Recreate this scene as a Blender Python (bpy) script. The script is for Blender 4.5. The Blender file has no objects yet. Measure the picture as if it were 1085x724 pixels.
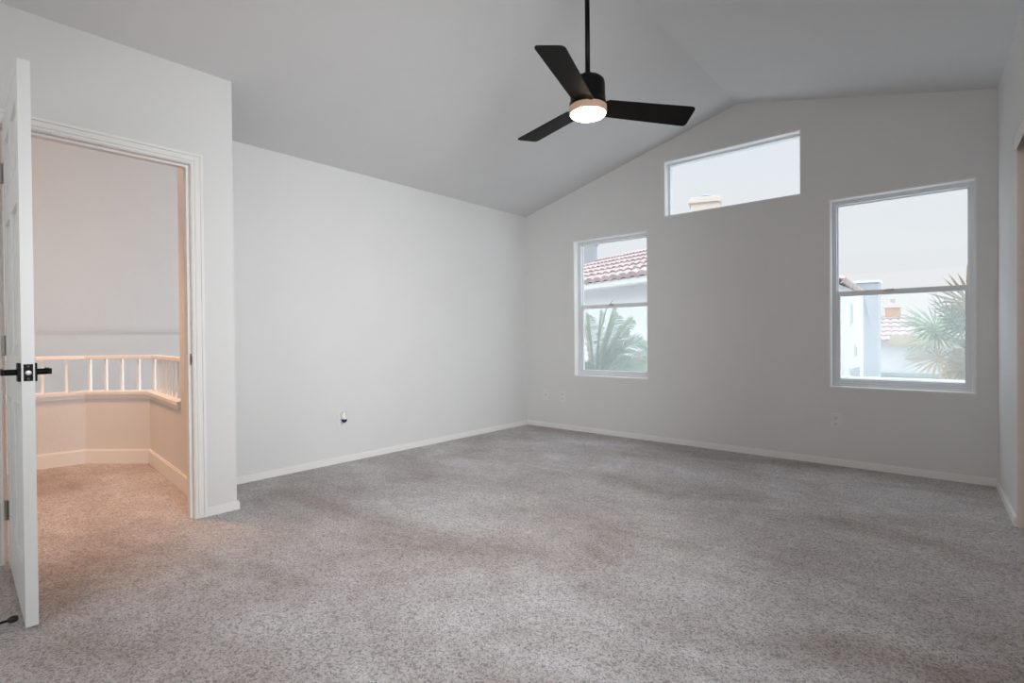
import bpy, bmesh, math, random
from mathutils import Vector, Matrix
random.seed(7)
C = bpy.context.scene.collection
PI = math.pi

# ------------------------------------------------------------------ camera
YAW, PITCH, ROLL, FPX = 0.7162, -0.0084, -0.0085, 555.58
CAM = Vector((3.930, -4.7795, 1.031))
f = Vector((-math.sin(YAW), math.cos(YAW), 0)); r = Vector((math.cos(YAW), math.sin(YAW), 0)); u = Vector((0, 0, 1))
f2 = f*math.cos(PITCH) + u*math.sin(PITCH); u2 = u*math.cos(PITCH) - f*math.sin(PITCH)
r3 = r*math.cos(ROLL) + u2*math.sin(ROLL); u3 = u2*math.cos(ROLL) - r*math.sin(ROLL)
cd = bpy.data.cameras.new('camera'); cd.sensor_width = 36; cd.lens = FPX*36/1085
cd.clip_start = 0.02; cd.clip_end = 400
cam = bpy.data.objects.new('camera', cd); C.objects.link(cam)
M = Matrix((r3, u3, -f2)).transposed().to_4x4(); M.translation = CAM
cam.matrix_world = M
bpy.context.scene.camera = cam

# ------------------------------------------------------------------ world, sun, fill lamps, assumed stair daylight, exposure
vs = bpy.context.scene.view_settings
vs.view_transform = 'Standard'; vs.look = 'None'; vs.gamma = 1; vs.use_curve_mapping = False
vs.exposure = 0.0
SKY_TOP = 4.2
world = bpy.data.worlds.new('sky'); bpy.context.scene.world = world
world.use_nodes = True
nt = world.node_tree; nt.nodes.clear()
tc = nt.nodes.new('ShaderNodeTexCoord'); sp = nt.nodes.new('ShaderNodeSeparateXYZ')
cr = nt.nodes.new('ShaderNodeValToRGB'); bg = nt.nodes.new('ShaderNodeBackground'); wo = nt.nodes.new('ShaderNodeOutputWorld')
nt.links.new(tc.outputs['Generated'], sp.inputs[0]); nt.links.new(sp.outputs['Z'], cr.inputs[0])
nt.links.new(cr.outputs[0], bg.inputs[0]); nt.links.new(bg.outputs[0], wo.inputs[0])
cr.color_ramp.elements[0].position = 0.0; cr.color_ramp.elements[0].color = (0.90, 0.87, 0.86, 1)
cr.color_ramp.elements[1].position = 0.5; cr.color_ramp.elements[1].color = (0.66, 0.74, 0.84, 1)
e = cr.color_ramp.elements.new(0.12); e.color = (0.88, 0.90, 0.93, 1)
e = cr.color_ramp.elements.new(0.36); e.color = (0.86, 0.90, 0.95, 1)
cr.color_ramp.elements[3].position = 0.62; cr.color_ramp.elements[3].color = (SKY_TOP*.80, SKY_TOP*.91, SKY_TOP*1.0, 1)   # brighter high up
bg.inputs[1].default_value = 0.97

def lamp(name, kind, loc, rot, power, color, **kw):
    d = bpy.data.lights.new(name, kind); d.energy = power; d.color = color
    for k, v in kw.items(): setattr(d, k, v)
    o = bpy.data.objects.new(name, d); C.objects.link(o); o.location = loc; o.rotation_euler = rot
    return o
# low sun behind the house, lighting the neighbours' fronts
lamp('sun', 'SUN', (0, -20, 20), (math.radians(42), 0, math.radians(-14)), 0.6, (1.0, 0.80, 0.62), angle=math.radians(8))
# added fill lamp outside an unseen right-wall opening, aimed at the left wall
side_fill = lamp('side_fill_light', 'AREA', (4.72, -4.15, 1.50), (0, 0, 0), 31, (0.95, 0.975, 1.0), shape='RECTANGLE', size=1.3, size_y=1.5, spread=math.radians(74))
side_fill.rotation_euler = Vector((-.895, .445, -.08)).to_track_quat('-Z', 'Y').to_euler()
# added fill lamp behind the camera, lifting the window wall and ceiling
lamp('back_fill_light', 'AREA', (2.6, -6.45, 1.3), (math.radians(100), 0, 0), 23, (1.0, 0.975, 0.95), shape='RECTANGLE', size=2.6, size_y=1.8)
# added area lamp for daylight assumed in the stairwell, no window is built
lamp('assumed_stair_daylight', 'AREA', (-2.0, 0.28, 0.9), (math.radians(-90), 0, 0), 105, (0.86, 0.93, 1.0), shape='RECTANGLE', size=1.4, size_y=2.4)

# ------------------------------------------------------------------ materials
def mat(name, col, rough=0.6, metal=0.0, bump=0.0, scale=200.0, var=0.0, spec=0.5, vscale=3.0):
    m = bpy.data.materials.new(name); m.use_nodes = True; n = m.node_tree; b = n.nodes['Principled BSDF']
    b.inputs['Base Color'].default_value = (*col, 1); b.inputs['Roughness'].default_value = rough
    b.inputs['Metallic'].default_value = metal; b.inputs['Specular IOR Level'].default_value = spec
    t = n.nodes.new('ShaderNodeTexCoord')
    nz = n.nodes.new('ShaderNodeTexNoise'); nz.inputs['Scale'].default_value = vscale; nz.inputs['Detail'].default_value = 4
    n.links.new(t.outputs['Object'], nz.inputs['Vector'])
    rp = n.nodes.new('ShaderNodeValToRGB'); v = max(var, 0.01)
    rp.color_ramp.elements[0].position = .3; rp.color_ramp.elements[1].position = .7
    rp.color_ramp.elements[0].color = (*[c*(1-v) for c in col], 1); rp.color_ramp.elements[1].color = (*[min(1, c*(1+v)) for c in col], 1)
    n.links.new(nz.outputs['Fac'], rp.inputs[0]); n.links.new(rp.outputs[0], b.inputs['Base Color'])
    if bump:
        n2 = n.nodes.new('ShaderNodeTexNoise'); n2.inputs['Scale'].default_value = scale; n2.inputs['Detail'].default_value = 3
        n.links.new(t.outputs['Object'], n2.inputs['Vector'])
        bp = n.nodes.new('ShaderNodeBump'); bp.inputs['Strength'].default_value = bump; bp.inputs['Distance'].default_value = 0.004
        n.links.new(n2.outputs['Fac'], bp.inputs['Height']); n.links.new(bp.outputs[0], b.inputs['Normal'])
    return m
WALL = mat('orange_peel_wall_paint', (0.695, 0.690, 0.683), 0.55, bump=0.35, scale=75, var=0.012)
CEIL = mat('ceiling_paint', (0.69, 0.69, 0.69), 0.8, bump=0.3, scale=60, var=0.012)
TRIM = mat('white_semi_gloss_trim', (0.80, 0.79, 0.77), 0.35)
DOORP = mat('white_door_paint', (0.78, 0.79, 0.78), 0.33)
VINYL = mat('window_frame_white', (0.74, 0.75, 0.77), 0.4)
BLACK = mat('matte_black_metal', (0.003, 0.003, 0.003), 0.4, spec=0.12)
BLADE = mat('black_wood_grain', (0.007, 0.006, 0.0055), 0.5, var=0.3, bump=0.1, scale=60, spec=0.10)
STEEL = mat('satin_nickel', (0.36, 0.34, 0.32), 0.35, metal=0.9)
BRONZE = mat('dark_bronze', (0.10, 0.07, 0.055), 0.4, metal=0.7)
PLATE = mat('outlet_white_plastic', (0.74, 0.74, 0.73), 0.35)
SLOT = mat('outlet_slot_dark', (0.05, 0.05, 0.05), 0.6)
NAVY = mat('dark_blue_fluid', (0.01, 0.008, 0.05), 0.15)
RUBBER = mat('black_rubber', (0.012, 0.012, 0.012), 0.6)
CLOSET = mat('beige_closet_panel', (0.66, 0.60, 0.54), 0.6)
STUCCO = mat('white_stucco', (0.56, 0.56, 0.56), 0.9, bump=0.3, scale=30, var=0.03)
STUCCO2 = mat('cream_stucco', (0.62, 0.57, 0.51), 0.9, bump=0.3, scale=30, var=0.03)
GREYST = mat('grey_stucco', (0.34, 0.36, 0.39), 0.9, bump=0.3, scale=30, var=0.05)
FASCIA = mat('fascia_paint', (0.60, 0.60, 0.60), 0.6)
BRICK = mat('terracotta_and_sunlit_orange', (0.50, 0.27, 0.15), 0.9, var=0.2, vscale=9)
GROUND = mat('pale_gravel', (0.80, 0.80, 0.80), 0.95, var=0.12)
GLASSD = mat('dark_window_glass', (0.30, 0.34, 0.38), 0.15)
FROND = mat('palm_leaf_green', (0.12, 0.18, 0.10), 0.55, var=0.35, vscale=6)
FRONDY = mat('palm_leaf_dry', (0.30, 0.25, 0.15), 0.6, var=0.25, vscale=6)
BUSH = mat('shrub_leaf', (0.07, 0.14, 0.08), 0.6, var=0.35, vscale=8)
TRUNK = mat('palm_trunk_bark', (0.28, 0.21, 0.15), 0.9, bump=0.8, scale=25, var=0.25)
FENCE = mat('grey_green_block', (0.24, 0.29, 0.28), 0.9, bump=.3, scale=25, var=0.06)

def tile_mat():
    m = mat('clay_roof_tile', (0.37, 0.295, 0.285), 0.85, bump=0.2, scale=40, var=0.2, vscale=5)
    return m
TILE = tile_mat()

def carpet():
    m = bpy.data.materials.new('grey_cut_pile_carpet'); m.use_nodes = True; n = m.node_tree; L = n.links; b = n.nodes['Principled BSDF']
    b.inputs['Roughness'].default_value = 1.0; b.inputs['Specular IOR Level'].default_value = 0.05
    b.inputs['Sheen Weight'].default_value = 0.25; b.inputs['Sheen Roughness'].default_value = 0.6
    t = n.nodes.new('ShaderNodeTexCoord')
    def noise(s, d=3, r_=.5, dist=0, vec=None):
        q = n.nodes.new('ShaderNodeTexNoise'); q.inputs['Scale'].default_value = s; q.inputs['Detail'].default_value = d
        q.inputs['Roughness'].default_value = r_; q.inputs['Distortion'].default_value = dist
        L.new(vec or t.outputs['Object'], q.inputs['Vector']); return q.outputs['Fac']
    def ramp(fac, a, b_, ca, cb):
        q = n.nodes.new('ShaderNodeValToRGB'); e = q.color_ramp.elements
        e[0].position = a; e[1].position = b_; e[0].color = (*ca, 1); e[1].color = (*cb, 1); L.new(fac, q.inputs[0]); return q.outputs[0]
    def mix(a, b_, fac, mode='MIX'):
        q = n.nodes.new('ShaderNodeMix'); q.data_type = 'RGBA'; q.blend_type = mode
        if isinstance(fac, float): q.inputs[0].default_value = fac
        else: L.new(fac, q.inputs[0])
        L.new(a, q.inputs[6]); L.new(b_, q.inputs[7]); return q.outputs[2]
    mp = n.nodes.new('ShaderNodeMapping'); mp.inputs['Rotation'].default_value = (0, 0, .5); mp.inputs['Scale'].default_value = (1.0, 1.7, 1)
    L.new(t.outputs['Object'], mp.inputs[0])
    big = ramp(noise(1.1, 5, .6, .5, mp.outputs[0]), .34, .66, (0.315, 0.272, 0.245), (0.490, 0.474, 0.476))
    sw_ = ramp(noise(3.2, 5, .65, .4), .32, .68, (0.84, 0.82, 0.81), (1.0, 1.0, 1.0))
    mid = ramp(noise(14, 4, .65, .3), .30, .70, (0.82, 0.81, 0.80), (1.0, 1.0, 1.0))
    vo = n.nodes.new('ShaderNodeTexVoronoi'); vo.inputs['Scale'].default_value = 165
    jit = n.nodes.new('ShaderNodeVectorMath'); jit.operation = 'ADD'; nzv = n.nodes.new('ShaderNodeTexNoise'); nzv.inputs['Scale'].default_value = 60
    sc_ = n.nodes.new('ShaderNodeVectorMath'); sc_.operation = 'SCALE'; sc_.inputs['Scale'].default_value = 0.02
    L.new(t.outputs['Object'], nzv.inputs['Vector']); L.new(nzv.outputs['Color'], sc_.inputs[0]); L.new(t.outputs['Object'], jit.inputs[0]); L.new(sc_.outputs[0], jit.inputs[1]); L.new(jit.outputs[0], vo.inputs['Vector'])
    cs_ = n.nodes.new('ShaderNodeSeparateColor'); L.new(vo.outputs['Color'], cs_.inputs[0])
    tuft = ramp(cs_.outputs[0], .0, .62, (0.36, 0.335, 0.315), (1.0, 1.0, 1.0))
    fine = ramp(noise(210, 2, .75), .38, .60, (0.45, 0.43, 0.42), (1.0, 1.0, 1.0))
    c = mix(big, sw_, 0.9, 'MULTIPLY'); c = mix(c, mid, 0.8, 'MULTIPLY'); c = mix(c, tuft, 0.9, 'MULTIPLY'); c = mix(c, fine, 0.6, 'MULTIPLY')
    g = n.nodes.new('ShaderNodeMix'); g.data_type = 'RGBA'; g.blend_type = 'MULTIPLY'; g.inputs[0].default_value = 1; g.inputs[7].default_value = (1.84, 1.84, 1.89, 1)
    L.new(c, g.inputs[6]); L.new(g.outputs[2], b.inputs['Base Color'])
    bp = n.nodes.new('ShaderNodeBump'); bp.inputs['Strength'].default_value = 0.9; bp.inputs['Distance'].default_value = 0.008
    L.new(cs_.outputs[0], bp.inputs['Height'])
    b2 = n.nodes.new('ShaderNodeBump'); b2.inputs['Strength'].default_value = 0.5; b2.inputs['Distance'].default_value = 0.02
    L.new(noise(9, 4, .6, .6), b2.inputs['Height']); L.new(bp.outputs[0], b2.inputs['Normal']); L.new(b2.outputs[0], b.inputs['Normal'])
    return m
CARPET = carpet()

def glass_mat():
    m = bpy.data.materials.new('window_glass'); m.use_nodes = True; n = m.node_tree; n.nodes.clear()
    o = n.nodes.new('ShaderNodeOutputMaterial'); tr = n.nodes.new('ShaderNodeBsdfTransparent'); gl = n.nodes.new('ShaderNodeBsdfGlossy')
    gl.inputs['Roughness'].default_value = 0.02; tr.inputs[0].default_value = (0.97, 0.98, 0.98, 1)
    mx = n.nodes.new('ShaderNodeMixShader'); mx.inputs[0].default_value = 0.012
    n.links.new(tr.outputs[0], mx.inputs[1]); n.links.new(gl.outputs[0], mx.inputs[2]); n.links.new(mx.outputs[0], o.inputs[0])
    return m
def screen_mat():
    m = bpy.data.materials.new('insect_screen_mesh'); m.use_nodes = True; n = m.node_tree; n.nodes.clear()
    o = n.nodes.new('ShaderNodeOutputMaterial'); tr = n.nodes.new('ShaderNodeBsdfTransparent'); tl = n.nodes.new('ShaderNodeBsdfTranslucent')
    tl.inputs[0].default_value = (0.80, 0.80, 0.80, 1); mx = n.nodes.new('ShaderNodeMixShader'); mx.inputs[0].default_value = 0.14
    n.links.new(tr.outputs[0], mx.inputs[1]); n.links.new(tl.outputs[0], mx.inputs[2]); n.links.new(mx.outputs[0], o.inputs[0])
    return m
GLASS = glass_mat(); SCREEN = screen_mat()
def emit(name, col, s):
    m = bpy.data.materials.new(name); m.use_nodes = True; b = m.node_tree.nodes['Principled BSDF']
    b.inputs['Base Color'].default_value = (.8, .75, .7, 1); b.inputs['Emission Color'].default_value = (*col, 1); b.inputs['Emission Strength'].default_value = s
    return m

# ------------------------------------------------------------------ mesh helpers
def obj(name, bm, m, parent=None, smooth=False, bevel=0):
    me = bpy.data.meshes.new(name)
    bmesh.ops.recalc_face_normals(bm, faces=bm.faces)
    bm.to_mesh(me); bm.free(); me.materials.append(m)
    o = bpy.data.objects.new(name, me); C.objects.link(o)
    if parent: o.parent = parent
    if smooth:
        for p in me.polygons: p.use_smooth = True
    if bevel:
        b = o.modifiers.new('bevel', 'BEVEL'); b.width = bevel; b.segments = 2; b.limit_method = 'ANGLE'
    return o
def structure(o): o['kind'] = 'structure'; return o
def tag(o, label, cat, group=None, kind=None):
    o['label'] = label; o['category'] = cat
    if group: o['group'] = group
    if kind: o['kind'] = kind
    return o
def empty(name, loc=(0, 0, 0), rz=0):
    o = bpy.data.objects.new(name, None); C.objects.link(o); o.location = loc; o.rotation_euler = (0, 0, rz); o.empty_display_size = .1
    return o
def NB(): return bmesh.new()
def hexa(bm, p):
    v = [bm.verts.new(q) for q in p]
    for a in ((0, 3, 2, 1), (4, 5, 6, 7), (0, 1, 5, 4), (1, 2, 6, 5), (2, 3, 7, 6), (3, 0, 4, 7)): bm.faces.new([v[i] for i in a])
def box(bm, x0, x1, y0, y1, z0, z1, Mx=None):
    p = [(x0, y0, z0), (x1, y0, z0), (x1, y1, z0), (x0, y1, z0), (x0, y0, z1), (x1, y0, z1), (x1, y1, z1), (x0, y1, z1)]
    if Mx: p = [Mx @ Vector(q) for q in p]
    hexa(bm, p); return bm
def slab(bm, base, z0, z1):
    """prism over four plan points; z0/z1 numbers or lists of four"""
    a = z0 if isinstance(z0, (list, tuple)) else [z0]*4; b = z1 if isinstance(z1, (list, tuple)) else [z1]*4
    hexa(bm, [(base[i][0], base[i][1], a[i]) for i in range(4)] + [(base[i][0], base[i][1], b[i]) for i in range(4)]); return bm
def prism(bm, pts, d):
    """polygon pts (3D) extruded by vector d"""
    v = [bm.verts.new(q) for q in pts]; w = [bm.verts.new(Vector(q)+Vector(d)) for q in pts]; n = len(pts)
    bm.faces.new(v); bm.faces.new(list(reversed(w)))
    for i in range(n): bm.faces.new([v[i], v[(i+1) % n], w[(i+1) % n], w[i]])
    return bm
def lathe(bm, prof, seg=40, Mx=None):
    rings = []
    for rr, z in prof:
        if rr < 1e-6:
            p = Vector((0, 0, z)); rings.append([bm.verts.new(Mx @ p if Mx else p)])
        else:
            R_ = []
            for k in range(seg):
                a = 2*PI*k/seg; p = Vector((rr*math.cos(a), rr*math.sin(a), z)); R_.append(bm.verts.new(Mx @ p if Mx else p))
            rings.append(R_)
    for A, B in zip(rings, rings[1:]):
        for k in range(seg):
            k2 = (k+1) % seg
            if len(A) == 1 and len(B) == 1: continue
            if len(A) == 1: bm.faces.new([A[0], B[k], B[k2]])
            elif len(B) == 1: bm.faces.new([A[k], B[0], A[k2]])
            else: bm.faces.new([A[k], B[k], B[k2], A[k2]])
    return bm
def tube(bm, pts, rad, seg=8):
    pts = [Vector(p) for p in pts]; prev = None
    for i, p in enumerate(pts):
        t = (pts[min(i+1, len(pts)-1)]-pts[max(i-1, 0)]).normalized()
        s = t.cross(Vector((0, 0, 1))); s = s.normalized() if s.length > 1e-3 else Vector((1, 0, 0)); w = s.cross(t)
        rr = rad[i] if isinstance(rad, (list, tuple)) else rad
        ring = [bm.verts.new(p + (s*math.cos(2*PI*k/seg)+w*math.sin(2*PI*k/seg))*rr) for k in range(seg)]
        if prev:
            for k in range(seg): bm.faces.new([prev[k], prev[(k+1) % seg], ring[(k+1) % seg], ring[k]])
        else: bm.faces.new(ring)
        prev = ring
    bm.faces.new(list(reversed(prev))); return bm

# ------------------------------------------------------------------ the room shell
RX, RZ, H = 2.414, 3.057, 2.44
SL, SR = (RZ-H)/RX, 0.239
def cz(x): return H+SL*x if x <= RX else RZ-SR*(x-RX)
BACK = -6.6
bm = NB()
box(bm, 0.0, 4.9, BACK-.1, 0.0, -0.25, 0)           # bedroom carpet
box(bm, -1.68, 0.0, BACK-.1, -3.49, -0.25, 0)          # hall carpet
structure(obj('floor', bm, CARPET))

bm = NB()
def ceil_part(x0, x1):
    slab(bm, [(x0, BACK-.1), (x1, BACK-.1), (x1, 0.15), (x0, 0.15)], [cz(x0), cz(x1), cz(x1), cz(x0)], [cz(x0)+.15, cz(x1)+.15, cz(x1)+.15, cz(x0)+.15])
ceil_part(0.0, RX); ceil_part(RX, 5.0)
structure(obj('ceiling', bm, CEIL))
structure(obj('ceiling_hall', box(NB(), -3.45, .46, BACK-.1, .4, 3.3, 3.4), CEIL))

# window wall with three openings
WIN = [(0.676, 1.545, 0.604, 2.068), (1.727, 2.900, 2.176, 2.699), (3.105, 3.967, 0.616, 2.090)]
xs = sorted({-0.12, 0.0, RX, 4.9} | {w[0] for w in WIN} | {w[1] for w in WIN})
bm = NB()
for a, b in zip(xs, xs[1:]):
    spans = [(-0.25, None)]
    for w in WIN:
        if w[0] <= a and b <= w[1]: spans = [(-0.25, w[2]), (w[3], None)]
    for z0, z1 in spans:
        ta, tb = (cz(max(a, 0)), cz(b)) if z1 is None else (z1, z1)
        slab(bm, [(a, 0), (b, 0), (b, .15), (a, .15)], z0, [ta, tb, tb, ta])
structure(obj('wall_window', bm, WALL))
structure(obj('wall_left', box(NB(), -0.12, 0, -3.49, 0, -0.25, H), WALL))

# door wall (x .46 to .575) with the door opening
DY0, DY1, DH = -4.500, -3.715, 2.035
bm = NB()
def dwall(y0, y1, z0, top):
    if top: slab(bm, [(.46, y0), (.575, y0), (.575, y1), (.46, y1)], z0, [cz(.46), cz(.575), cz(.575), cz(.46)])
    else: box(bm, .46, .575, y0, y1, z0, DH)
dwall(DY1+.02, -3.485, 0, True); dwall(BACK, DY0-.02, 0, True); slab(bm, [(.46, DY0-.02), (.575, DY0-.02), (.575, DY1+.02), (.46, DY1+.02)], DH+.018, [cz(.46), cz(.575), cz(.575), cz(.46)])
structure(obj('wall_door', bm, WALL))
# jog wall between bedroom and hall, carrying on past the opening as the hall's right wall
bm = NB(); slab(bm, [(-.186, -3.553), (.46, -3.61), (.46, -3.485), (-.186, -3.485)], 0, 3.3)
structure(obj('wall_hall', bm, WALL))
structure(obj('wall_hall_upper', box(NB(), .40, .46, BACK, -3.61, DH+.09, 3.3), WALL))
structure(obj('wall_back', slab(NB(), [(.575, BACK-.1), (5, BACK-.1), (5, BACK), (.575, BACK)], 0, [cz(.575), 2.44, 2.44, cz(.575)]), WALL))
# right wall: slightly splayed stub, closet opening, then wall with an opening added for the fill lamp
def rx(y): return 4.08 - 0.047*y
bm = NB()
slab(bm, [(rx(0), 0), (rx(-.93), -.93), (rx(-.93)+.12, -.93), (rx(0)+.12, 0)], 0, [cz(rx(0)), cz(rx(-.93)), cz(rx(-.93)+.12), cz(rx(0)+.12)])
slab(bm, [(rx(-.93), -.93), (rx(-2.8), -2.8), (rx(-2.8)+.12, -2.8), (rx(-.93)+.12, -.93)], 2.06, [cz(rx(-.93)), cz(rx(-2.8)), cz(rx(-2.8)+.12), cz(rx(-.93)+.12)])
slab(bm, [(rx(-2.8), -2.8), (4.24, -3.1), (4.36, -3.1), (rx(-2.8)+.12, -2.8)], 0, [cz(rx(-2.8)), cz(4.24), cz(4.36), cz(rx(-2.8)+.12)])
for y0, y1, z0, z1 in ((BACK, -4.9, 0, None), (-4.9, -3.1, 0, .6), (-4.9, -3.1, 2.3, None)):
    t0, t1 = (cz(4.24), cz(4.36)) if z1 is None else (z1, z1)
    slab(bm, [(4.24, y0), (4.36, y0), (4.36, y1), (4.24, y1)], z0, [t0, t1, t1, t0])
structure(obj('wall_right', bm, WALL))
structure(obj('trim_4', slab(NB(), [(rx(-.93)+.001, -.944), (rx(-.93)+.13, -.944), (rx(-.93)+.13, -.93), (rx(-.93)+.001, -.93)], 0, 2.06), mat('beige_jamb_paint', (.78, .70, .62), .5)))
structure(obj('wall_closet_back', box(NB(), 4.78, 4.88, -2.9, 0, 0, cz(4.88)), CLOSET))
structure(obj('wall_closet_end', box(NB(), 4.37, 4.78, -2.9, -2.8, 0, cz(4.78)), CLOSET))

# stairwell and hall beyond the door
structure(obj('wall_stairwell', box(NB(), -3.45, -3.3, BACK-.1, .4, -2.9, 3.3), WALL))
structure(obj('wall_stairwell_ledge', box(NB(), -3.3, -3.2, BACK-.1, .3, -2.9, 1.095), WALL))
structure(obj('wall_stairwell_end', box(NB(), -3.3, -.12, .3, .4, -2.9, 3.3), WALL))
structure(obj('wall_hall_end', box(NB(), -3.3, .46, BACK-.1, BACK, -2.9, 3.3), WALL))
structure(obj('wall_stairwell_side', box(NB(), -.18, -.12, -3.485, .3, -2.9, 3.3), WALL))
structure(obj('floor_stairwell', box(NB(), -3.45, -.12, BACK-.1, .4, -3.0, -2.9), CARPET))
HW = [(-1.78, BACK), (-1.701, -4.123), (-1.67, -3.815), (-1.237, -3.465), (-.186, -3.553)]   # inner face line, left to right
def off(pts, d):
    out = []
    for i, p in enumerate(pts):
        ns = []
        for a, b in ((i-1, i), (i, i+1)):
            if 0 <= a and b < len(pts):
                t = Vector(pts[b])-Vector(pts[a]); t.normalize(); ns.append(Vector((-t.y, t.x)))
        n = sum(ns, Vector((0, 0))).normalized(); k = 1/max(.3, n.dot(ns[0])); out.append((p[0]+n.x*d*k, p[1]+n.y*d*k))
    return out
def run(bm, pts, d0, d1, z0, z1):
    A = off(pts, d0); B = off(pts, d1)
    for i in range(len(pts)-1): slab(bm, [A[i], A[i+1], B[i+1], B[i]], z0, z1)
    return bm
structure(obj('wall_hall_half', run(NB(), HW, 0, .11, -.3, .575), WALL))
structure(obj('baseboard_hall', run(run(NB(), HW, -.014, 0, 0, .108), HW, -.008, 0, .108, .118), TRIM))
structure(obj('baseboard_hall_right', slab(NB(), [(-.186, -3.567), (.455, -3.624), (.455, -3.610), (-.186, -3.553)], 0, .112), TRIM))
bm = NB(); run(bm, HW, -.025, .135, .580, .604); run(bm, HW, -.012, -.0005, .545, .580)
structure(obj('trim_half_wall_cap', bm, TRIM))
# white guard rail standing on the half wall
rail = empty('guard_rail', (-1.5, -3.7, .604))
tag(rail, 'white guard rail of slim balusters standing on the hall half wall beyond the doorway', 'railing')
def rel(o): o.location = (1.5, 3.7, -.604); return o
mid = off(HW, .045)
bm = NB(); run(bm, off(HW, .045-.03), 0, .06, .875, .905)
rel(obj('handrail', bm, TRIM, rail, bevel=.004))
def bal(i, s):
    a, b = Vector(mid[i]), Vector(mid[i+1]); p = a.lerp(b, s); t = (b-a).normalized(); w = .0085
    Mx = Matrix.Translation((p.x, p.y, 0)) @ Matrix.Rotation(math.atan2(t.y, t.x), 4, 'Z')
    rel(obj('baluster', box(NB(), -w, w, -w, w, .602, .877, Mx), TRIM, rail))
for s in [k*.0526 for k in range(9, 19)]: bal(0, s)
for s in (.14, .59): bal(1, s)
for s in (.043, .278, .512, .76, .985): bal(2, s)
for s in (.12, .245, .37, .495, .62, .745, .87, .985): bal(3, s)

# baseboards in the bedroom
def bb(name, pts, side=1):
    bm = NB(); run(bm, pts, 0, -.012*side, 0, .044); run(bm, pts, 0, -.008*side, .044, .052); structure(obj(name, bm, TRIM))
bb('baseboard_left', [(0, -3.47), (0, -.0)])
bb('baseboard_window', [(0.0, 0), (rx(0), 0)])
bb('baseboard_right', [(rx(0), 0), (rx(-.93), -.93)])
bm = NB(); box(bm, .575, .588, -3.654, -3.472, 0, .044); box(bm, .575, .583, -3.654, -3.476, .044, .052); 
structure(obj('baseboard_door', bm, TRIM))

# door jamb, stop and casing
bm = NB()
box(bm, .455, .58, DY1, DY1+.018, 0, DH+.018); box(bm, .455, .58, DY0-.018, DY0, 0, DH+.018); box(bm, .455, .58, DY0, DY1, DH, DH+.018)
box(bm, .50, .54, DY1-.012, DY1, 0, DH-.012); box(bm, .50, .54, DY0, DY0+.012, 0, DH-.012); box(bm, .50, .54, DY0, DY1, DH-.012, DH)
structure(obj('trim_1', bm, TRIM))
def casing(x0, sg):
    bm = NB()
    for i0, i1, th in ((.004, .018, .010), (.018, .046, .014), (.046, .061, .020)):
        a, b = sorted((x0, x0+sg*th))
        box(bm, a, b, DY1+i0, DY1+i1, 0, DH+i1); box(bm, a, b, DY0-i1, DY0-i0, 0, DH+i1); box(bm, a, b, DY0-i0, DY1+i0, DH+i0, DH+i1)
    return bm
structure(obj('trim_2', casing(.575, 1), TRIM, bevel=.002))
structure(obj('trim_3', casing(.459, -1), TRIM, bevel=.002))
sp_ = tag(obj('strike_plate', box(box(NB(), .527, .556, DY1-.0015, DY1, .885, .950), .556, .562, DY1-.006, DY1, .9, .935), BRONZE), 'small dark bronze strike plate on the right door jamb', 'strike plate')

# ------------------------------------------------------------------ the door, standing open
door = empty('door_1', (.606, -4.490, .012), math.radians(-2.2)); structure(door)
DW, DT, DZ = .800, .035, 2.018
def door_leaf():
    bm = NB(); rows = [(.20, .78), (.96, 1.53), (1.65, 1.90)]; st = .105; mu = .05
    cols = [(st, DW/2-mu), (DW/2+mu, DW-st)]
    box(bm, 0, st, 0, DT, 0, DZ); box(bm, DW-st, DW, 0, DT, 0, DZ); box(bm, DW/2-mu, DW/2+mu, 0, DT, 0, DZ)
    zz = [0]+[q for r_ in rows for q in r_]+[DZ]
    for a, b in zip(zz[::2], zz[1::2]):
        for c0, c1 in cols: box(bm, c0, c1, 0, DT, a, b)
    for z0, z1 in rows:
        for c0, c1 in cols:
            box(bm, c0, c1, .011, DT-.011, z0, z1)
            for ya, yb in ((.011, .003), (DT-.011, DT-.003)):
                o_, i_ = .018, .045
                A = [(c0+o_, ya, z0+o_), (c1-o_, ya, z0+o_), (c1-o_, ya, z1-o_), (c0+o_, ya, z1-o_)]
                B = [(c0+i_, yb, z0+i_), (c1-i_, yb, z0+i_), (c1-i_, yb, z1-i_), (c0+i_, yb, z1-i_)]
                hexa(bm, A+B)
    return bm
obj('door_leaf', door_leaf(), DOORP, door)
HZ = .907
def handle(sg):
    y0 = DT if sg > 0 else 0
    def s(a, b): return sorted((y0+sg*a, y0+sg*b))
    bm = NB(); box(bm, DW-.06-.033, DW-.06+.033, *s(0, .009), HZ-.033, HZ+.033)
    Mx = Matrix.Translation((DW-.06, y0+sg*.009, HZ)) @ Matrix.Rotation(-sg*PI/2, 4, 'X')
    ro = obj('door_handle', bm, BLACK, door, bevel=.0015)
    bm = NB(); lathe(bm, [(0, 0), (.011, 0), (.011, .032), (0, .032)], 20, Mx)
    box(bm, DW-.06-.112, DW-.06+.012, *s(.040, .051), HZ-.0105, HZ+.0105)
    obj('lever', bm, BLACK, ro, bevel=.002)
handle(1); handle(-1)
bm = NB(); box(bm, DW, DW+.0025, DT/2-.0125, DT/2+.0125, HZ-.030, HZ+.030)
lp = obj('latch_plate', bm, BLACK, door)
Mx = Matrix.Translation((DW+.0025, DT/2, HZ)) @ Matrix.Rotation(PI/2, 4, 'Y')
b_ = obj('latch_bolt', lathe(NB(), [(.0, 0), (.0085, 0), (.0085, .006), (.006, .010), (0, .011)], 20, Mx), mat('bright_nickel', (.85, .85, .88), .3, metal=.5), lp)
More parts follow.
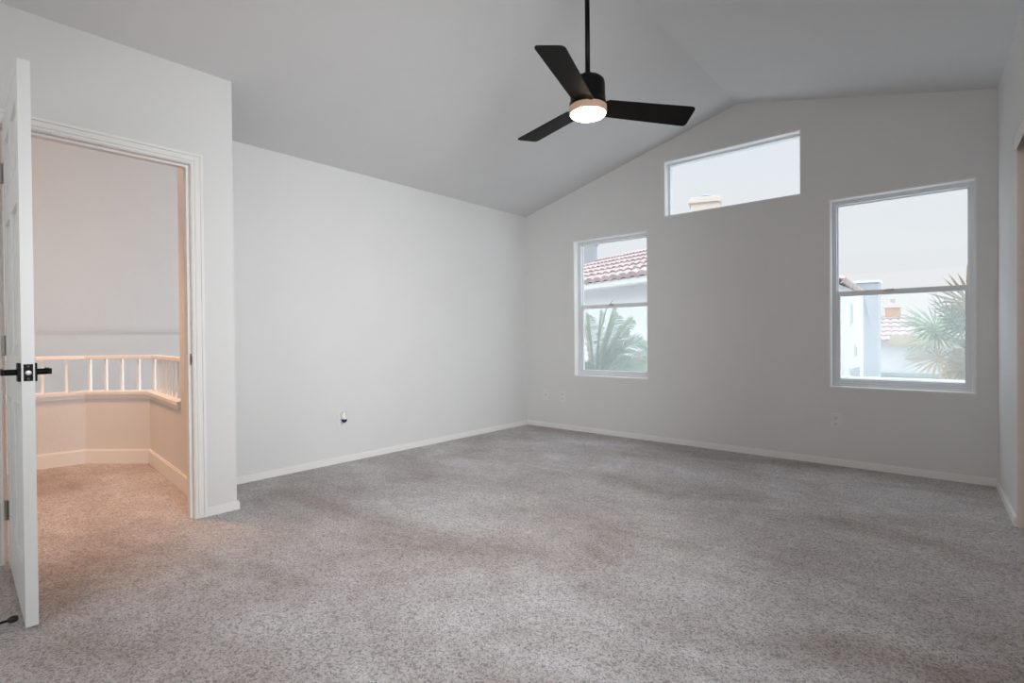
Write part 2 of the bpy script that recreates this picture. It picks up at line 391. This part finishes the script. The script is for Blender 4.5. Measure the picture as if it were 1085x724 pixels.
for dz in (-.022, .022): obj('screw', lathe(NB(), [(0, 0), (.004, 0), (.003, .0015), (0, .0015)], 12, Matrix.Translation((DW+.0025, DT/2, HZ+dz)) @ Matrix.Rotation(PI/2, 4, 'Y')), BRONZE, lp)
for hz in (.245, 1.0, 1.785):
    bm = NB(); lathe(bm, [(0, -.045), (.007, -.045), (.007, .045), (0, .045)], 14, Matrix.Translation((-.002, -.006, hz)))
    box(bm, .0, .032, -.0015, 0, hz-.044, hz+.044); box(bm, -.012, -.001, -.005, 0.002, hz-.044, hz+.044)
    obj('hinge', bm, STEEL, door, bevel=.001)

# ------------------------------------------------------------------ windows
def window(n, x0, x1, z0, z1, hung=True, mz=1.352):
    w = empty('window_%d' % n, (x0, 0, z0)); structure(w)
    W_, Hh = x1-x0, z1-z0
    def ring(bm, a, b, ya, yb):
        box(bm, a, b, ya, yb, a, Hh-a); box(bm, W_-b, W_-a, ya, yb, a, Hh-a); box(bm, b, W_-b, ya, yb, a, b); box(bm, b, W_-b, ya, yb, Hh-b, Hh-a)
    bm = NB(); e_ = .007                                      # corner bead around the opening, sitting on the wall face
    box(bm, -e_, 0, -.003, 0, -e_, Hh+e_); box(bm, W_, W_+e_, -.003, 0, -e_, Hh+e_); box(bm, 0, W_, -.003, 0, -e_, 0); box(bm, 0, W_, -.003, 0, Hh, Hh+e_)
    obj('window_bead', bm, TRIM, w)
    bm = NB()                                                  # painted reveal lining
    box(bm, 0, .004, -.001, .075, 0, Hh); box(bm, W_-.004, W_, -.001, .075, 0, Hh); box(bm, .004, W_-.004, -.001, .075, 0, .004); box(bm, .004, W_-.004, -.001, .075, Hh-.004, Hh)
    obj('window_reveal', bm, TRIM, w)
    fw = .032 if hung else .018
    bm = NB(); ring(bm, .0, fw*.55, .075, .148); ring(bm, fw*.55, fw, .088, .148)
    obj('window_frame', bm, VINYL, w, bevel=.0015)
    m_ = mz-z0
    if hung:
        g = fw; s = .022
        bm = NB(); box(bm, g, W_-g, .122, .142, m_-.012, m_+.022); box(bm, g, g+.008, .122, .142, m_, Hh-g); box(bm, W_-g-.008, W_-g, .122, .142, m_, Hh-g); box(bm, g, W_-g, .122, .142, Hh-g-.008, Hh-g)
        up = obj('upper_sash', bm, VINYL, w, bevel=.001)
        obj('upper_glass', box(NB(), g+.005, W_-g-.005, .130, .134, m_, Hh-g-.004), GLASS, up)
        bm = NB(); box(bm, g, g+s, .096, .120, g, m_+.020); box(bm, W_-g-s, W_-g, .096, .120, g, m_+.020)
        box(bm, g+s, W_-g-s, .096, .120, g, g+.030); box(bm, g+s, W_-g-s, .096, .120, m_-.020, m_+.020)
        lo = obj('lower_sash', bm, VINYL, w, bevel=.001)
        obj('lower_glass', box(NB(), g+s-.003, W_-g-s+.003, .106, .110, g+.028, m_-.018), GLASS, lo)
        bm = NB(); c = W_*(.47 if n == 1 else .43); box(bm, c-.03, c+.03, .086, .096, m_+.004, m_+.018); box(bm, c-.012, c+.03, .080, .088, m_+.012, m_+.020)
        obj('sash_lock', bm, STEEL, lo, bevel=.001)
        obj('insect_screen', box(NB(), g, W_-g, .1455, .1465, g, m_), SCREEN, w)
    else:
        obj('window_glass', box(NB(), fw-.004, W_-fw+.004, .125, .130, fw-.004, Hh-fw+.004), GLASS, w)
    return w
window(1, *WIN[0]); window(2, *WIN[1], hung=False); window(3, *WIN[2])

# ------------------------------------------------------------------ ceiling fan on the ridge
FX, FY = 2.414, -2.410
fan = empty('ceiling_fan', (FX, FY, 2.198))
tag(fan, 'matte black three blade ceiling fan with lit round lamp, hanging on a rod', 'ceiling fan')
def fz(z): return z-2.198
obj('canopy', lathe(NB(), [(0, fz(2.98)), (.03, fz(2.98)), (.066, fz(3.0)), (.07, fz(3.03)), (.07, fz(3.052)), (0, fz(3.052))], 40), BLACK, fan, smooth=True)
obj('rod', lathe(NB(), [(0, fz(2.40)), (.0128, fz(2.40)), (.0128, fz(2.99)), (0, fz(2.99))], 24), BLACK, fan, smooth=True)
obj('motor_housing', lathe(NB(), [(0, fz(2.425)), (.018, fz(2.425)), (.024, fz(2.42)), (.025, fz(2.405)), (.036, fz(2.402)), (.045, fz(2.398)), (.072, fz(2.392)), (.085, fz(2.380)), (.090, fz(2.362)), (.090, fz(2.300)), (.092, fz(2.292)),
      (.092, fz(2.268)), (.097, fz(2.262)), (.098, fz(2.232)), (.090, fz(2.230)), (0, fz(2.230))], 56), BLACK, fan, smooth=True)
LENS = emit('warm_lamp_diffuser', (1.0, 0.76, 0.55), 32)
RINGM = emit('tan_emissive_ring', (1.0, 0.60, 0.40), 0.30); RINGM.node_tree.nodes['Principled BSDF'].inputs['Base Color'].default_value = (.12, .09, .07, 1); RINGM.node_tree.nodes['Principled BSDF'].inputs['Specular IOR Level'].default_value = .1  # ring carries its own weak tan emission over a dark base
obj('lamp_ring', lathe(NB(), [(.090, fz(2.246)), (.0985, fz(2.244)), (.0985, fz(2.216)), (.094, fz(2.208)), (.088, fz(2.208))], 56), RINGM, fan, smooth=True)
obj('lamp_diffuser', lathe(NB(), [(.0925, fz(2.209)), (.0915, fz(2.203)), (.085, fz(2.198)), (.06, fz(2.193)), (.03, fz(2.191)), (0, fz(2.190))], 56), LENS, fan, smooth=True)
TILT = Vector((-.017, -.090, 0)); PHI = math.radians(-74.9); PT = math.radians(-12.18); BR = .557; HB = .048
for k in range(3):
    a = PHI-k*2*PI/3
    d = Vector((math.cos(a), math.sin(a), 0)); n = Vector((-math.sin(a), math.cos(a), 0))*math.cos(PT)+Vector((0, 0, 1))*math.sin(PT)
    up = d.cross(n).normalized()
    def T(v): return v+Vector((0, 0, 1))*v.dot(TILT)-TILT*v.z
    out = []
    w0, w1, rr = .130, .152, .022
    out.append((.072, -w0*.30)); out.append((.10, -w0*.49)); 
    for t in range(7):
        q = -PI/2+PI/2*t/6; out.append((BR-rr+rr*math.cos(q), -w1/2+rr+rr*math.sin(q)))
    for t in range(7):
        q = PI/2*t/6; out.append((BR-rr+rr*math.cos(q), w1/2-rr+rr*math.sin(q)))
    out.append((.10, w0*.49)); out.append((.072, w0*.30))
    pts = [T(d*x+n*y+up*-.003)+Vector((0, 0, HB)) for x, y in out]
    bm = NB(); prism(bm, pts, T(up)*.006); obj('blade', bm, BLADE, fan, bevel=.001)

# ------------------------------------------------------------------ outlets, plates, detector, stop
def plate_on_window_wall(x, z, label, kind):
    o = empty('wall_outlet' if kind == 'outlet' else 'wall_plate', (x, 0, z))
    tag(o, label, 'outlet' if kind == 'outlet' else 'wall plate')
    outlet_parts(o, Matrix.Identity(4), kind); return o
def outlet_parts(o, Mx, kind, w=.072, h=.116):
    bm = NB(); box(bm, -w/2, w/2, -.006, 0, -h/2, h/2, Mx); obj('cover_plate', bm, PLATE, o, bevel=.002)
    if kind == 'outlet':
        for dz in (-.024, .024):
            rc = obj('receptacle', box(NB(), -.017, .017, -.0085, -.006, dz-.015, dz+.015, Mx), PLATE, o, bevel=.002)
            bm = NB()
            for dx in (-.007, .007): box(bm, dx-.0013, dx+.0013, -.0092, -.0085, dz-.001, dz+.009, Mx)
            box(bm, -.003, .003, -.0092, -.0085, dz-.011, dz-.005, Mx)
            obj('slot', bm, SLOT, rc)
    else:
        obj('jack', lathe(NB(), [(0, .006), (.007, .006), (.007, .011), (.004, .013), (0, .013)], 14, Mx @ Matrix.Rotation(PI/2, 4, 'X')), STEEL if kind == 'cable' else PLATE, o)
plate_on_window_wall(.279, .367, 'white blank cable plate low on the window wall, nearest the left corner', 'cable')
plate_on_window_wall(.513, .365, 'white wall outlet low on the window wall, just left of the smaller sash window', 'outlet')
plate_on_window_wall(3.145, .351, 'white wall outlet below the big right-hand sash window', 'outlet')
o = empty('wall_outlet', (0, -2.434, .350), PI/2)
tag(o, 'white wall outlet on the left wall with an air freshener plugged into it', 'outlet')
outlet_parts(o, Matrix.Identity(4), 'outlet')
af = empty('plug_in_air_freshener', (.010, -2.428, .376), PI/2)
tag(af, 'small white plug-in air freshener with dark blue fluid, plugged into the left wall outlet', 'air freshener')
bm = NB(); box(bm, -.022, .022, -.022, 0, -.012, .036); lathe(bm, [(0, .052), (.012, .052), (.016, .046), (.019, .02), (.022, .0), (.020, -.012), (0, -.012)], 20, Matrix.Translation((0, -.028, 0)))
obj('housing', bm, PLATE, af, bevel=.003)
obj('fluid_bottle', lathe(NB(), [(0, -.012), (.021, -.012), (.023, -.022), (.017, -.034), (.010, -.040), (0, -.040)], 20, Matrix.Translation((0, -.028, 0))), NAVY, af, smooth=True)

sx, sy = 1.155, -3.915
sd = empty('smoke_detector', (sx, sy, cz(sx))); sd.rotation_euler = (0, -math.atan(SL), 0)
tag(sd, 'round white smoke detector on the sloped ceiling at the top edge of the view', 'smoke detector')
obj('housing', lathe(NB(), [(0, 0), (.068, 0), (.068, -.012), (.060, -.030), (.045, -.036), (0, -.038)], 40), PLATE, sd, smooth=True)
obj('grille', lathe(NB(), [(.030, -.0372), (.032, -.040), (.018, -.042), (0, -.042)], 30), PLATE, sd, smooth=True)

ds = empty('door_stop', (1.335, -4.578, 0))
tag(ds, 'small black rod door stop with rubber tip by the carpet behind the open door', 'door stop')
dirv = Vector((.0, 1, 0))
obj('rod', tube(NB(), [(0.012, -.16, .034), (0.0, .018, .030)], .0045, 10), BLACK, ds)
obj('rubber_tip', lathe(NB(), [(0, 0), (.008, 0), (.0115, .006), (.0125, .018), (.009, .026), (0, .028)], 18, Matrix.Translation((0, .018, .030)) @ Matrix.Rotation(-PI/2, 4, 'X')), RUBBER, ds, smooth=True)
obj('mounting_foot', lathe(NB(), [(0, 0), (.018, 0), (.018, .004), (.010, .012), (.008, .034), (0, .036)], 20, Matrix.Translation((.012, -.16, 0))), BLACK, ds, smooth=True)

# closet track and sliding panel in the right-hand opening
cd_ = empty('closet_door', (4.19, -1.5, 0)); tag(cd_, 'beige sliding closet door hanging under a white track at the right edge of the view', 'closet door')
ang = math.atan(.047)
cd_.rotation_euler = (0, 0, ang)
obj('panel', box(NB(), -.012, .012, -.9, .55, .012, 1.985), CLOSET, cd_)
obj('track', box(box(NB(), -.05, -.046, -1.25, .55, 1.985, 2.05), -.05, .03, -1.25, .55, 2.045, 2.052), TRIM, cd_)

# assumed hall ceiling lamp, unseen, added as source of the warm hall light
hl = empty('assumed_hall_ceiling_lamp', (-.75, -4.9, 3.3)); tag(hl, 'assumed round frosted hall ceiling lamp beyond the doorway, unseen above the view', 'ceiling lamp')
obj('base', lathe(NB(), [(0, 0), (.15, 0), (.15, -.02), (0, -.02)], 32), BRONZE, hl)
obj('shade', lathe(NB(), [(.14, -.02), (.135, -.06), (.09, -.09), (0, -.10)], 32), emit('warm_frosted_shade', (1, .62, .38), 3), hl, smooth=True)
lp_ = lamp('assumed_hall_bulb', 'POINT', (-.75, -4.9, 3.08), (0, 0, 0), 36, (1, .64, .42), shadow_soft_size=.1)  # added point light for the assumed hall lamp
lamp('hall_fill_spot', 'SPOT', (-.85, -4.40, 3.2), (0, 0, 0), 230, (1, .50, .24), shadow_soft_size=.06, spot_size=math.radians(78), spot_blend=.6)  # added spot to warm the hall floor and half wall, without a fixture

# ------------------------------------------------------------------ outside
structure(obj('ground', box(NB(), -60, 60, 1.2, 120, -3.3, -2.9), GROUND))
structure(obj('ground_bounce_slab', box(NB(), -.1, 4.9, .16, .75, .10, .25), mat('white_bounce_surface', (.82, .83, .85), .9)))  # unseen white slab added to bounce sky light up to the ceiling
structure(obj('wall_parapet', box(NB(), 2.7, 4.9, .75, 1.0, -2.9, .640), STUCCO))

def tiled_roof(name, e0, e1, r1, r0, parent, pitch=.30, course=.36, amp=.045):
    """barrel-tile roof plane: eave e0-e1, ridge r0-r1; modelled rolls running up the slope, overlapping in courses"""
    e0, e1, r0, r1 = map(Vector, (e0, e1, r0, r1)); bm = NB()
    Lx = (e1-e0).length; Ly = ((r0+r1)/2-(e0+e1)/2).length
    nu = max(8, int(Lx/pitch)*6); nv = max(3, int(Ly/course)); nrm = (e1-e0).cross(r0-e0).normalized()
    if nrm.z < 0: nrm = -nrm
    for j in range(nv):
        rows = []
        for v, lift in ((j/nv, .05), ((j+1)/nv, .0)):
            row = []
            for i in range(nu+1):
                s = i/nu; p = e0.lerp(e1, s).lerp(r0.lerp(r1, s), v)
                h = lift+amp*abs(math.sin(PI*s*Lx/pitch))
                row.append(p+nrm*h)
            rows.append(row)
        A = [bm.verts.new(p) for p in rows[0]]; B = [bm.verts.new(p) for p in rows[1]]; D = [bm.verts.new(p-nrm*.09) for p in rows[0]]
        for i in range(nu): bm.faces.new([A[i], A[i+1], B[i+1], B[i]]); bm.faces.new([D[i], D[i+1], A[i+1], A[i]])
    bm.normal_update()
    me = bpy.data.meshes.new(name); bm.to_mesh(me); bm.free(); me.materials.append(TILE)
    o = bpy.data.objects.new(name, me); C.objects.link(o); o.parent = parent
    so = o.modifiers.new('thick', 'SOLIDIFY'); so.thickness = .02
    return o

# house seen through the left window
ha = empty('house', (0, 0, 0)); tag(ha, 'white stucco house with a pink barrel-tile roof outside the left window', 'house')
dr = Vector((-.948, .319, 0)); nn = Vector((.319, .948, 0)); E0 = Vector((-1.303, 5.711, 0))
def hp(t, p, z): q = E0+dr*t+nn*p; return Vector((q.x, q.y, z))
W0 = .35
bm = NB(); q = [hp(-.35, W0, 0), hp(5.6, W0, 0), hp(5.6, 4.3, 0), hp(-.35, 4.3, 0)]; slab(bm, [(p.x, p.y) for p in q], -2.9, 2.30)
obj('wall', bm, STUCCO, ha)
bm = NB(); q = [hp(-.6, .02, 0), hp(5.95, .02, 0), hp(5.95, .35, 0), hp(-.6, .35, 0)]; slab(bm, [(p.x, p.y) for p in q], 2.22, 2.36)
obj('eave', bm, FASCIA, ha)
tiled_roof('roof', hp(-.6, 0, 2.38), hp(6.0, 0, 2.38), hp(3.7, 2.3, 3.40), hp(1.7, 2.3, 3.40), ha)
tiled_roof('roof', hp(6.0, 0, 2.38), hp(6.0, 4.6, 2.38), hp(3.7, 2.32, 3.40), hp(3.7, 2.28, 3.40), ha)
tiled_roof('roof', hp(-.6, 4.6, 2.38), hp(6.0, 4.6, 2.38), hp(3.7, 2.3, 3.40), hp(1.7, 2.3, 3.40), ha)
tiled_roof('roof', hp(-.6, 0, 2.38), hp(-.6, 4.6, 2.38), hp(1.7, 2.32, 3.40), hp(1.7, 2.28, 3.40), ha)
def chimney(loc, w, d, z0, z1, rz, m, cap=True):
    Mx = Matrix.Translation((loc[0], loc[1], 0)) @ Matrix.Rotation(rz, 4, 'Z')
    bm = NB(); box(bm, -w/2, w/2, -d/2, d/2, z0, z1-.16, Mx); box(bm, -w/2-.05, w/2+.05, -d/2-.05, d/2+.05, z1-.16, z1-.06, Mx); box(bm, -w/2, w/2, -d/2, d/2, z1-.06, z1, Mx)
    o = obj('chimney', bm, m, ha)
    if cap: obj('vent_cap', lathe(NB(), [(0, z1+.10), (.16, z1+.08), (.20, z1+.04), (.20, z1+.03), (.09, z1+.02), (.09, z1)], 24, Mx), GREYST, o)
    return o
chimney((-1.42, 9.35), .72, .55, 2.5, 4.72, math.radians(20), STUCCO2)
chimney((-5.80, 10.45), .45, .45, 2.2, 4.3, math.radians(20), GREYST, False)
chimney((-5.62, 9.95), .42, .4, 2.2, 3.36, math.radians(20), BRICK, False)  # stands for a sunlit part of another roof, sunlight put into its orange

# house seen at the left of the right window
hb = empty('house', (0, 0, 0)); tag(hb, 'white stucco house with narrow windows and steep tile edge, outside the right window at left', 'house')
obj('wall', box(NB(), 1.0, 2.20, 5.9, 8.9, -2.9, 1.92), STUCCO, hb)
tiled_roof('roof', (2.34, 5.5, 1.92), (2.16, 8.95, 1.92), (.9, 8.95, 2.55), (.9, 5.5, 2.55), hb)
obj('downspout', prism(NB(), [(2.15, 8.9, 1.95), (2.21, 8.9, 1.95), (2.34, 8.9, 1.22), (2.28, 8.9, 1.22)], (0, .06, 0)), GREYST, hb)
for (y0, y1, z0, z1) in ((7.2, 7.45, 1.2, 1.66), (7.7, 7.95, .55, .82), (7.1, 8.3, -.3, .40)):
    wf = obj('window', box(NB(), 2.19, 2.215, y0, y1, z0, z1), FASCIA, hb)
    obj('pane', box(NB(), 2.212, 2.22, y0+.05, y1-.05, z0+.04, z1-.04), GLASSD, wf)
cs = empty('chimney', (1.95, 14.0, -2.9)); tag(cs, 'tall grey stucco chimney stack at the corner of the house outside the right window', 'chimney')
obj('stack', box(NB(), -.62, .0, -.20, .4, 0, 5.45), GREYST, cs); obj('cap', box(NB(), -.66, .03, -.24, .44, 5.45, 5.52), FASCIA, cs)

# far houses
hc = empty('house', (0, 0, 0)); tag(hc, 'distant low white house with a pink tile roof, centre of the right window', 'house')
obj('wall', box(NB(), -1.5, 2.7, 25.3, 31, -2.9, .72), STUCCO, hc)
tiled_roof('roof', (-1.9, 24.8, .70), (2.4, 24.9, .70), (1.9, 28, 1.95), (-1.9, 28, 1.95), hc, .32, .5, .06)
obj('roof_tower', box(NB(), .75, 1.35, 27.6, 28.2, 1.2, 2.35), BRICK, hc)
obj('roof_cap', lathe(NB(), [(.55, 2.35), (.12, 2.62), (.12, 2.8), (0, 2.85)], 4, Matrix.Translation((1.05, 27.9, 0)) @ Matrix.Rotation(PI/4, 4, 'Z')), TILE, hc)
hd = empty('house', (0, 0, 0)); tag(hd, 'distant white house with beige flat roof edge, behind the fan palm', 'house')
obj('wall', box(NB(), 2.05, 6.5, 21.6, 24.5, -2.9, .55), STUCCO, hd)
obj('roof_edge', box(NB(), 1.55, 6.8, 21.0, 24.6, .55, .95), mat('beige_roof_edge', (.40, .34, .25), .9, var=.1), hd)
obj('porch_beam', box(NB(), 2.02, 6.5, 21.54, 21.6, -.02, .06), GREYST, hd)
bm = NB(); box(bm, -2.0, 9, 17.5, 17.7, -2.9, -.42); box(bm, -2.0, 9, 17.45, 17.75, -.42, -.30)
tag(obj('garden_wall', bm, FENCE), 'long grey-green block garden wall beyond the right window, below the far houses', 'wall')
lpst = empty('lamp_post', (1.25, 17.1, -2.9)); tag(lpst, 'thin dark lamp post with curved arms in front of the garden wall, right window', 'lamp post')
obj('pole', tube(NB(), [(0, 0, 0), (0, 0, 3.6)], .03, 8), SLOT, lpst)
for s in (-1, 1): obj('arm', tube(NB(), [(0, 0, 3.2), (s*.12, 0, 3.45), (s*.28, 0, 3.5), (s*.33, 0, 3.3)], .02, 6), SLOT, lpst)

# date palm outside the left window
def leaflet_frond(base, az, length, rise, droop, m, parent, n=42, ll=.30):
    bm = NB(); pts = []
    hd_ = Vector((math.cos(az), math.sin(az), 0)); N = 16
    for i in range(N+1):
        s = i/N; pts.append(Vector(base)+hd_*(length*(s-.12*s*s))+Vector((0, 0, rise*s-droop*s*s)))
    tube(bm, pts, [.016*(1-.8*i/N) for i in range(N+1)], 5)
    side = Vector((-hd_.y, hd_.x, 0))
    for k in range(n):
        s = .14+.85*k/(n-1); i = min(N-1, int(s*N)); p = pts[i].lerp(pts[i+1], s*N-i); t = (pts[i+1]-pts[i]).normalized()
        L = ll*(math.sin(PI*min(1, .18+s*.8))**.6)*random.uniform(.85, 1.1)
        for sg in (-1, 1):
            dd = (side*sg*.45+t*.65+Vector((0, 0, sg*.50+.12-random.random()*.2))).normalized(); wv = t.cross(dd).cross(dd).normalized()*.0075
            a = p; b_ = p+dd*L*.5; c = p+dd*L+Vector((0, 0, -.06*L))
            v = [bm.verts.new(q) for q in (a-wv*.6, b_-wv, c, b_+wv, a+wv*.6)]; bm.faces.new(v)
    return obj('frond', bm, m, parent)
pl_ = empty('date_palm', (-.25, 1.9, -3.0)); tag(pl_, 'feathery date palm with arching fronds outside the left window', 'palm')
pl_loc = Vector((-.15, 1.75, .35))
def fr(*a, **k):
    o = leaflet_frond(*a, **k); return o
obj('trunk', tube(NB(), [(0, 0, 0), (0.03, 0, 1.6), (0, 0, 3.3)], [.2, .17, .2], 14), TRUNK, pl_)
for az, ln, ri, dr_, mm in ((38, .62, 1.70, .68, FROND), (30, .34, 1.75, .52, FROND), (42, .90, 1.75, 1.12, FROND), (33, 1.20, 1.35, .95, FROND), (25, .95, 1.05, .75, FRONDY), (48, 1.30, .95, .75, FROND), (60, 1.0, 1.0, .85, FROND), (14, 1.0, .95, .75, FROND),
                           (36, 1.0, .60, .45, FROND), (20, .75, .45, .45, FROND), (-5, .85, 1.0, .8, FROND), (-35, .75, .95, .8, FROND), (85, .8, 1.3, .7, FROND), (110, .8, 1.1, .7, FROND), (140, .9, .9, .8, FROND), (180, .85, .9, .9, FROND), (215, .7, .9, .8, FROND), (-62, .6, .9, .8, FROND), (-90, .5, .9, .7, FROND), (52, .7, .35, .3, FRONDY), (5, .6, 1.45, .6, FROND), (150, .22, 1.55, .45, FROND), (45, .12, 1.5, .35, FROND), (215, .18, 1.35, .4, FRONDY), (70, .5, 1.6, .5, FROND)):
    fr((0, 0, 3.25), math.radians(az), ln, ri, dr_, mm, pl_)
obj('spear_leaf', tube(NB(), [(0, 0, 3.2), (.05, .02, 4.0), (.16, .05, 4.42), (.26, .08, 4.56)], [.02, .014, .009, .004], 6), FROND, pl_)

# fan palm outside the right window
def fan_leaf(base, tipdir, Lp, R_, m, parent, n=26, spread=150):
    """petiole from base along tipdir then a pleated fan of narrow blades"""
    bm = NB(); b0 = Vector(base); d = Vector(tipdir).normalized(); c = b0+d*Lp
    tube(bm, [b0, b0.lerp(c, .5)+Vector((0, 0, .03)), c], [.014, .010, .008], 6)
    nrm = d.cross(Vector((0, 0, 1)));
    nrm = nrm.normalized() if nrm.length > .1 else Vector((1, 0, 0))
    up = nrm.cross(d).normalized()
    sidev = (nrm*math.cos(.5)+up*math.sin(.5)).normalized(); face = sidev.cross(d).normalized()
    for k in range(n):
        a = math.radians(-spread+2*spread*k/(n-1)); dd = (d*math.cos(a)+sidev*math.sin(a)).normalized()
        L = R_*(.72+.28*math.cos(a*.6))*random.uniform(.9, 1.08); w = dd.cross(face).normalized()*L*.036
        mid_ = c+dd*L*.55+face*(.012*(-1)**k); tip = c+dd*L+Vector((0, 0, -L*.16*random.random()))
        v = [bm.verts.new(q) for q in (c+w*.2, mid_+w, tip, mid_-w, c-w*.2)]; bm.faces.new(v)
    return obj('fan_frond', bm, m, parent)
fp = empty('fan_palm', (3.92, 3.35, -2.9)); tag(fp, 'spiky green fan palm outside the right half of the right window', 'palm')
obj('trunk', tube(NB(), [(0, 0, 0), (0, 0, 2.0), (0.02, 0, 3.75)], [.2, .16, .15], 14), TRUNK, fp)
BP = (0, 0, 3.75)
for td, Lp, R_, mm in (((-.62, -.35, .42), .36, .46, FROND), ((-.35, -.5, .9), .40, .44, FROND), ((.05, -.4, 1), .55, .46, FRONDY), ((.5, -.3, .8), .45, .45, FROND), ((-.8, .2, .7), .40, .42, FROND),
                       ((-.15, -.8, .2), .40, .42, FROND), ((.45, -.7, .1), .42, .44, FROND), ((.7, .2, .4), .5, .5, FRONDY), ((0, .6, .8), .5, .45, FROND), ((-.55, -.4, -.25), .34, .38, FRONDY), ((.2, -.75, -.35), .36, .40, FROND), ((.75, -.4, .5), .5, .45, FROND), ((-.5, .5, .2), .45, .42, FROND), ((.1, -.2, .9), .30, .44, FROND), ((-.1, -.7, -.6), .30, .36, FRONDY)):
    fan_leaf(BP, td, Lp, R_, mm, fp)
obj('crown_shag', tube(NB(), [(0, 0, 3.1), (0, 0, 3.45), (0, 0, 3.72)], [.17, .24, .14], 12), FRONDY, fp)

def shrub(x, y, z, R_, label, n=420, m=None):
    o = empty('shrub', (x, y, z)); tag(o, label, 'shrub')
    bm = NB()
    for k in range(n):
        d = Vector((random.gauss(0, 1), random.gauss(0, 1), random.gauss(0, 1))).normalized(); p = Vector((0, 0, R_*1.1))+d*R_*random.uniform(.55, 1.0)
        a = Vector((random.gauss(0, 1), random.gauss(0, 1), random.gauss(0, 1))).normalized(); b_ = d.cross(a).normalized()
        s = R_*.13; bm.faces.new([bm.verts.new(q) for q in (p-a*s, p+b_*s*.5, p+a*s, p-b_*s*.5)])
    obj('foliage', bm, m or BUSH, o)
    bm = NB()
    for k in range(5): a = k*1.26; tube(bm, [(0, 0, 0), (R_*.25*math.cos(a), R_*.25*math.sin(a), R_*.7), (R_*.6*math.cos(a), R_*.6*math.sin(a), R_*1.5)], [.04, .025, .012], 6)
    obj('stem', bm, TRUNK, o); return o
planter = structure(obj('ground_terrace', box(NB(), 2.9, 6.2, 3.9, 7.4, -2.9, -.75), STUCCO))
shrub(4.15, 4.5, -.75, .62, 'leafy green shrub under the fan palm, lower right of the right window', 600)
shrub(3.40, 6.2, -.75, .48, 'pale grey-green shrub left of the leafy one, under the fan palm', 380, mat('grey_green_leaf', (.16, .18, .17), .7, var=.3, vscale=8))
